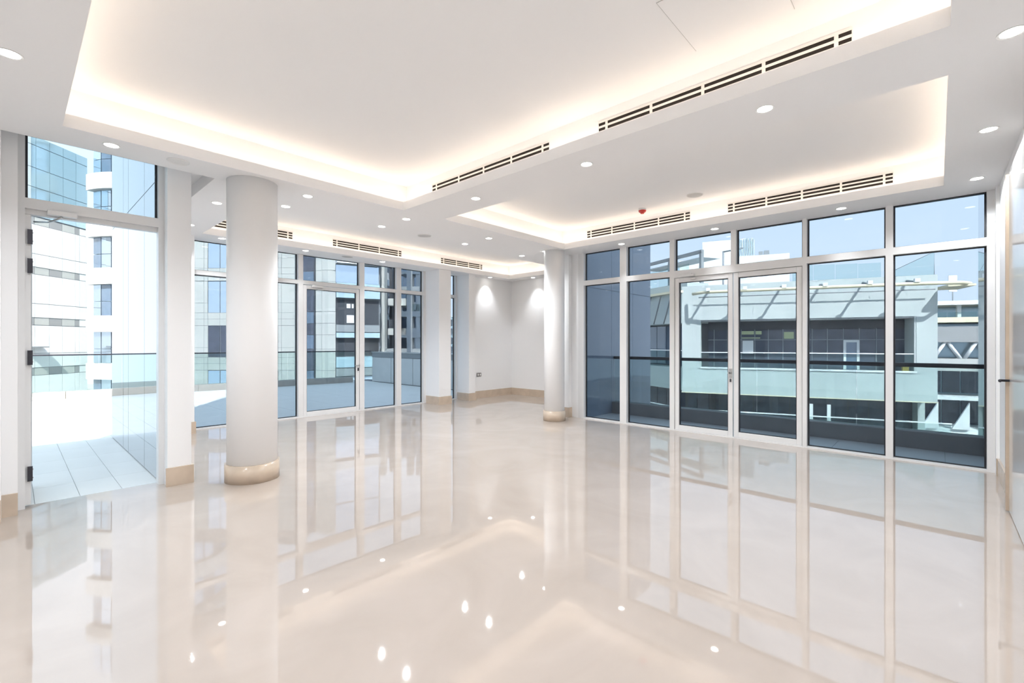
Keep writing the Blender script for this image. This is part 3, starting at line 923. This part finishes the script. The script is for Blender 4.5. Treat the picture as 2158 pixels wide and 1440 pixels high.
# --- left: panelled slab seen through the open door
f = Facade('panelled_building', 0.849, 47.03, 42.67, 'white panelled building with grey bands seen through the open door')
f.box('core', -1.5, 4.45, -22, 16.1, -2, -0.04, 'ext_joint')
ss = [-1.4, -0.5, 0.36, 1.40, 2.38, 3.40, 3.78, 4.45]
base_bands = [(6.25, 6.75), (9.80, 10.32), (2.62, 3.14), (-0.98, -0.45), (-4.5, -4.0)]
zs = sorted([(b, 'g') for b in base_bands] + [((z, z + d), 'w') for z, d in ((6.77, 0.92), (7.71, 2.07), (3.16, 0.98), (4.16, 2.07), (-0.43, 1.0), (0.59, 2.0), (-3.98, 1.2), (-2.76, 1.76))])
for (z0, z1), kd in zs:
    for i in range(len(ss) - 1):
        m = ('ext_panel_grey' if (i % 2) else 'ext_panel') if kd == 'g' and i < 6 else 'ext_white'
        f.box('panel', ss[i] + 0.012, ss[i + 1] - 0.012, z0 + 0.008, z1 - 0.008, -0.04, 0.0 if kd == 'w' else -0.02, m)
sb = [0.10, 0.45, 1.43, 2.44, 3.47, 4.43]
for z0, z1 in ((10.4, 11.0), (11.02, 12.42), (12.44, 13.81), (13.83, 15.41), (15.43, 16.1)):
    for i in range(5):
        f.box('glass_panel', sb[i] + 0.012, sb[i + 1] - 0.012, z0 + 0.01, z1 - 0.01, -0.04, 0.0, 'ext_panel_blue')
    f.box('panel', -1.4, 0.09, z0 + 0.01, z1 - 0.01, -0.04, 0.02, 'ext_white')
f.box('low_canopy', -0.5, 0.9, 1.0, 1.08, 0, 0.5, 'ext_grey')

# --- rounded white balcony tower beside it
tw = empty('rounded_tower', (9.05, 49.5, 0), 0); tag(tw, 'white tower with rounded balconies and pale blue windows beyond the terrace', 'building')
TC, TRD = (0, 0), 5.4


def arc(name, r0, r1, a0, a1, z0, z1, m, n=10):
    pts = [(r1 * math.cos(R(a0 + (a1 - a0) * i / n)), r1 * math.sin(R(a0 + (a1 - a0) * i / n))) for i in range(n + 1)]
    pts += [(r0 * math.cos(R(a1 - (a1 - a0) * i / n)), r0 * math.sin(R(a1 - (a1 - a0) * i / n))) for i in range(n + 1)]
    return prism(name, pts, 'z', z0, z1, m, tw)


for k in range(-3, 5):
    zb = 5.8 + 3.62 * k
    arc('balcony_band', 4.2, TRD, 196, 350, zb, zb + 1.22, 'ext_white', 24)
    for j in range(14):
        a0 = 200 + j * 10
        for (q0, q1) in ((zb + 1.24, zb + 2.3), (zb + 2.34, zb + 3.60)):
            arc('window_pane', 4.9, 5.1, a0 + 0.4, a0 + 9.6, q0, q1, 'ext_window_sky' if (j + k) % 3 else 'ext_window', 2)
arc('core', 0.5, 4.9, 196, 350, -22, 20.3, 'ext_panel_blue', 24)
arc('core_cap', 3.0, 5.4, 196, 350, 20.3, 21.0, 'ext_white', 24)

# --- behind the bay: panelled facade with large blue windows
f = Facade('pale_panel_building', 15.02, 35.345, 130.67, 'pale panelled building with large sky blue windows behind the thick column')
f.box('core', 0.4, 9.05, -22, 14, -3, -0.05, 'ext_joint')
cols_ = [0.42, 1.72, 1.98, 2.2, 3.9, 5.56, 6.50, 7.45, 7.75, 9.0]
F0 = 1.98
for k in range(-3, 4):
    zf = F0 - 1.74 + 3.41 * k          # window sill level
    rows = [(zf, zf + 1.20), (zf + 1.22, zf + 1.74), (zf + 1.76, zf + 2.28), (zf + 2.30, zf + 2.78), (zf + 2.80, zf + 3.40)]
    wz0, wz1 = zf + 0.0, zf + 2.4
    if k == 0:
        wz0, wz1 = 0.26, 1.98
    for i in range(len(cols_) - 1):
        a, b = cols_[i], cols_[i + 1]
        win = (5.5 < a < 7.4) or (1.97 < a < 2.1) or (9.9 < a < 11.9)
        for q0, q1 in ((zf - 0.98, zf - 0.5), (zf - 0.48, zf - 0.02)):
            f.box('panel', a + 0.012, b - 0.012, q0, q1, -0.05, 0, 'ext_panel')
        if win:
            f.box('window_pane', a + 0.03, b - 0.03, wz0, wz0 + 2.38, -0.05, -0.02, 'ext_window_dim' if (k == 0 or a < 3) else 'ext_window_sky')
        else:
            f.box('panel', a + 0.012, b - 0.012, zf, zf + 0.72, -0.05, 0, 'ext_panel')
            f.box('panel', a + 0.012, b - 0.012, zf + 0.74, zf + 2.40, -0.05, 0, 'ext_panel')

# --- corner block seen through the terrace door
f = Facade('corner_block', 14.871, 31.081, 112.67, 'pale green corner block with dark window strips behind the glass terrace door')
f.box('core', 0.0, 3.0, -22, 12, -3.2, -0.05, 'ext_joint')
lv = [12, 10.2, 8.3, 6.40, 5.60, 3.52, 2.70, 1.9, 0.9, -0.6, -1.6, -3.4, -5.2]
for q in range(len(lv) - 1):
    for a, b in ((0.0, 0.52), (0.54, 1.06)):
        f.box('panel', a, b, lv[q + 1] + 0.012, lv[q] - 0.012, -0.05, 0, 'ext_panel')
for q in range(len(lv) - 1):
    f.box('window_pane', 1.20, 2.9, lv[q + 1] + 0.02, lv[q] - 0.02, -0.05, -0.02, 'ext_window' if q % 2 else 'ext_window_dim')
f.box('mullion', 1.06, 1.20, -22, 12, -0.05, 0.04, 'ext_dark')
f = Facade('receding_block', 14.871, 31.081, -17.33, 'receding wing with dark openings and white balconies', of=f)
f.box('core', 0.0, 3.6, -22, 12, -3.2, -0.05, 'ext_joint')
for q in range(len(lv) - 1):
    f.box('panel', 0.0, 0.5, lv[q + 1] + 0.012, lv[q] - 0.012, -0.05, 0, 'ext_panel')
for z0, z1, m, n1 in ((10.0, 12, 'ext_window_sky', -0.02), (7.6, 9.9, 'ext_window_sky', -0.02), (6.9, 7.5, 'ext_white', 0.5), (5.6, 6.85, 'ext_window_sky', -0.02), (4.5, 5.55, 'ext_panel_blue', 0.3),
                      (2.65, 4.4, 'ext_dark', -0.02), (2.1, 2.6, 'ext_grey', 0.25), (1.7, 2.05, 'ext_panel_blue', 0.3), (0.4, 1.65, 'ext_dark', -0.03), (-0.4, 0.35, 'ext_panel_blue', 0.2),
                      (-1.0, -0.45, 'ext_grey', 0.25), (-3.0, -1.05, 'ext_panel_blue', 0.1), (-22, -3.05, 'ext_grey', 0.1)):
    for i in range(2):
        f.box('bay_panel', 0.52 + i * 1.5, 2.0 + i * 1.5, z0, z1, -0.05, n1 - 0.02 * (i % 2), m)
for s0, z0, s1, z1 in ((1.25, 3.8, 1.5, 4.1), (1.6, 3.8, 1.72, 4.1), (1.25, 2.75, 1.75, 3.3)):
    f.box('white_window', s0, s1, z0, z1, -0.03, 0.0, 'ext_white')

# --- open framed tower further right
f = Facade('framed_tower', 23.33, 30.757, 130.67, 'blue grey tower of tall columns and slabs behind the right bay panes')
S = lambda u: (905 - u) * 0.0391
Z = lambda v: 1.366 + (722 - v) * 0.0391
f.box('back_wall', S(846), S(768), -22, 9.2, -5.0, -4.0, 'ext_slate')
for u0, u1, m, n in ((803, 812, 'ext_panel', 0.3), (812, 818, 'ext_dark', -1.0), (858, 866, 'ext_slate', 0.2), (866, 869, 'ext_grey', 0.1), (876, 885, 'ext_slate', 0.0), (890, 893, 'ext_panel', -0.5)):
    f.box('column', S(u1), S(u0), -22, 9.6, n - 0.7, n, m)
for v0, v1, u0, u1, m in ((568, 583, 770, 803, 'ext_white'), (600, 610, 772, 803, 'ext_slate'), (628, 643, 770, 801, 'ext_slate'), (660, 672, 770, 803, 'ext_panel_blue'), (672, 690, 770, 803, 'ext_dark'), (691, 706, 770, 800, 'ext_slate'), (706, 730, 770, 790, 'ext_panel'),
                          (629, 644, 817, 855, 'ext_panel'), (692, 706, 817, 855, 'ext_panel'), (656, 668, 840, 900, 'ext_slate'), (692, 712, 840, 900, 'ext_slate'), (572, 578, 840, 884, 'ext_slate'), (604, 616, 840, 884, 'ext_grey'), (735, 760, 770, 900, 'ext_grey')):
    f.box('slab', S(u1), S(u0), Z(v1), Z(v0), -2.0, 0.05, m)
for i in range(5):
    f.box('window_pane', S(800) + i * 0.26, S(800) + i * 0.26 + 0.23, Z(625), Z(540), -3.9, -3.8, 'ext_window_sky')
    f.box('window_pane', S(854) + i * 0.30, S(854) + i * 0.30 + 0.27, Z(628), Z(545), -3.9, -3.8, 'ext_window')
for i in range(3):
    f.box('window_pane', S(854) + i * 0.45, S(854) + i * 0.45 + 0.4, Z(690), Z(646), -3.9, -3.8, 'ext_window')
f.box('rail_glass', S(899), S(868), Z(656), Z(641), 0.0, 0.02, 'rail_glass')
# slim far tower in the narrow window
f = Facade('distant_tower', 33.2, 39.5, 130.67, 'slim hazy glass tower far away in the narrow window')
f.box('core', 0.0, 2.4, -22, 4.2, -2, -0.02, 'ext_panel_blue')
for i in range(5):
    for q in range(7):
        f.box('window_pane', 0.06 + i * 0.47, 0.46 + i * 0.47, -2.8 + q, -2.1 + q, -0.02, 0.0, 'ext_window_sky')
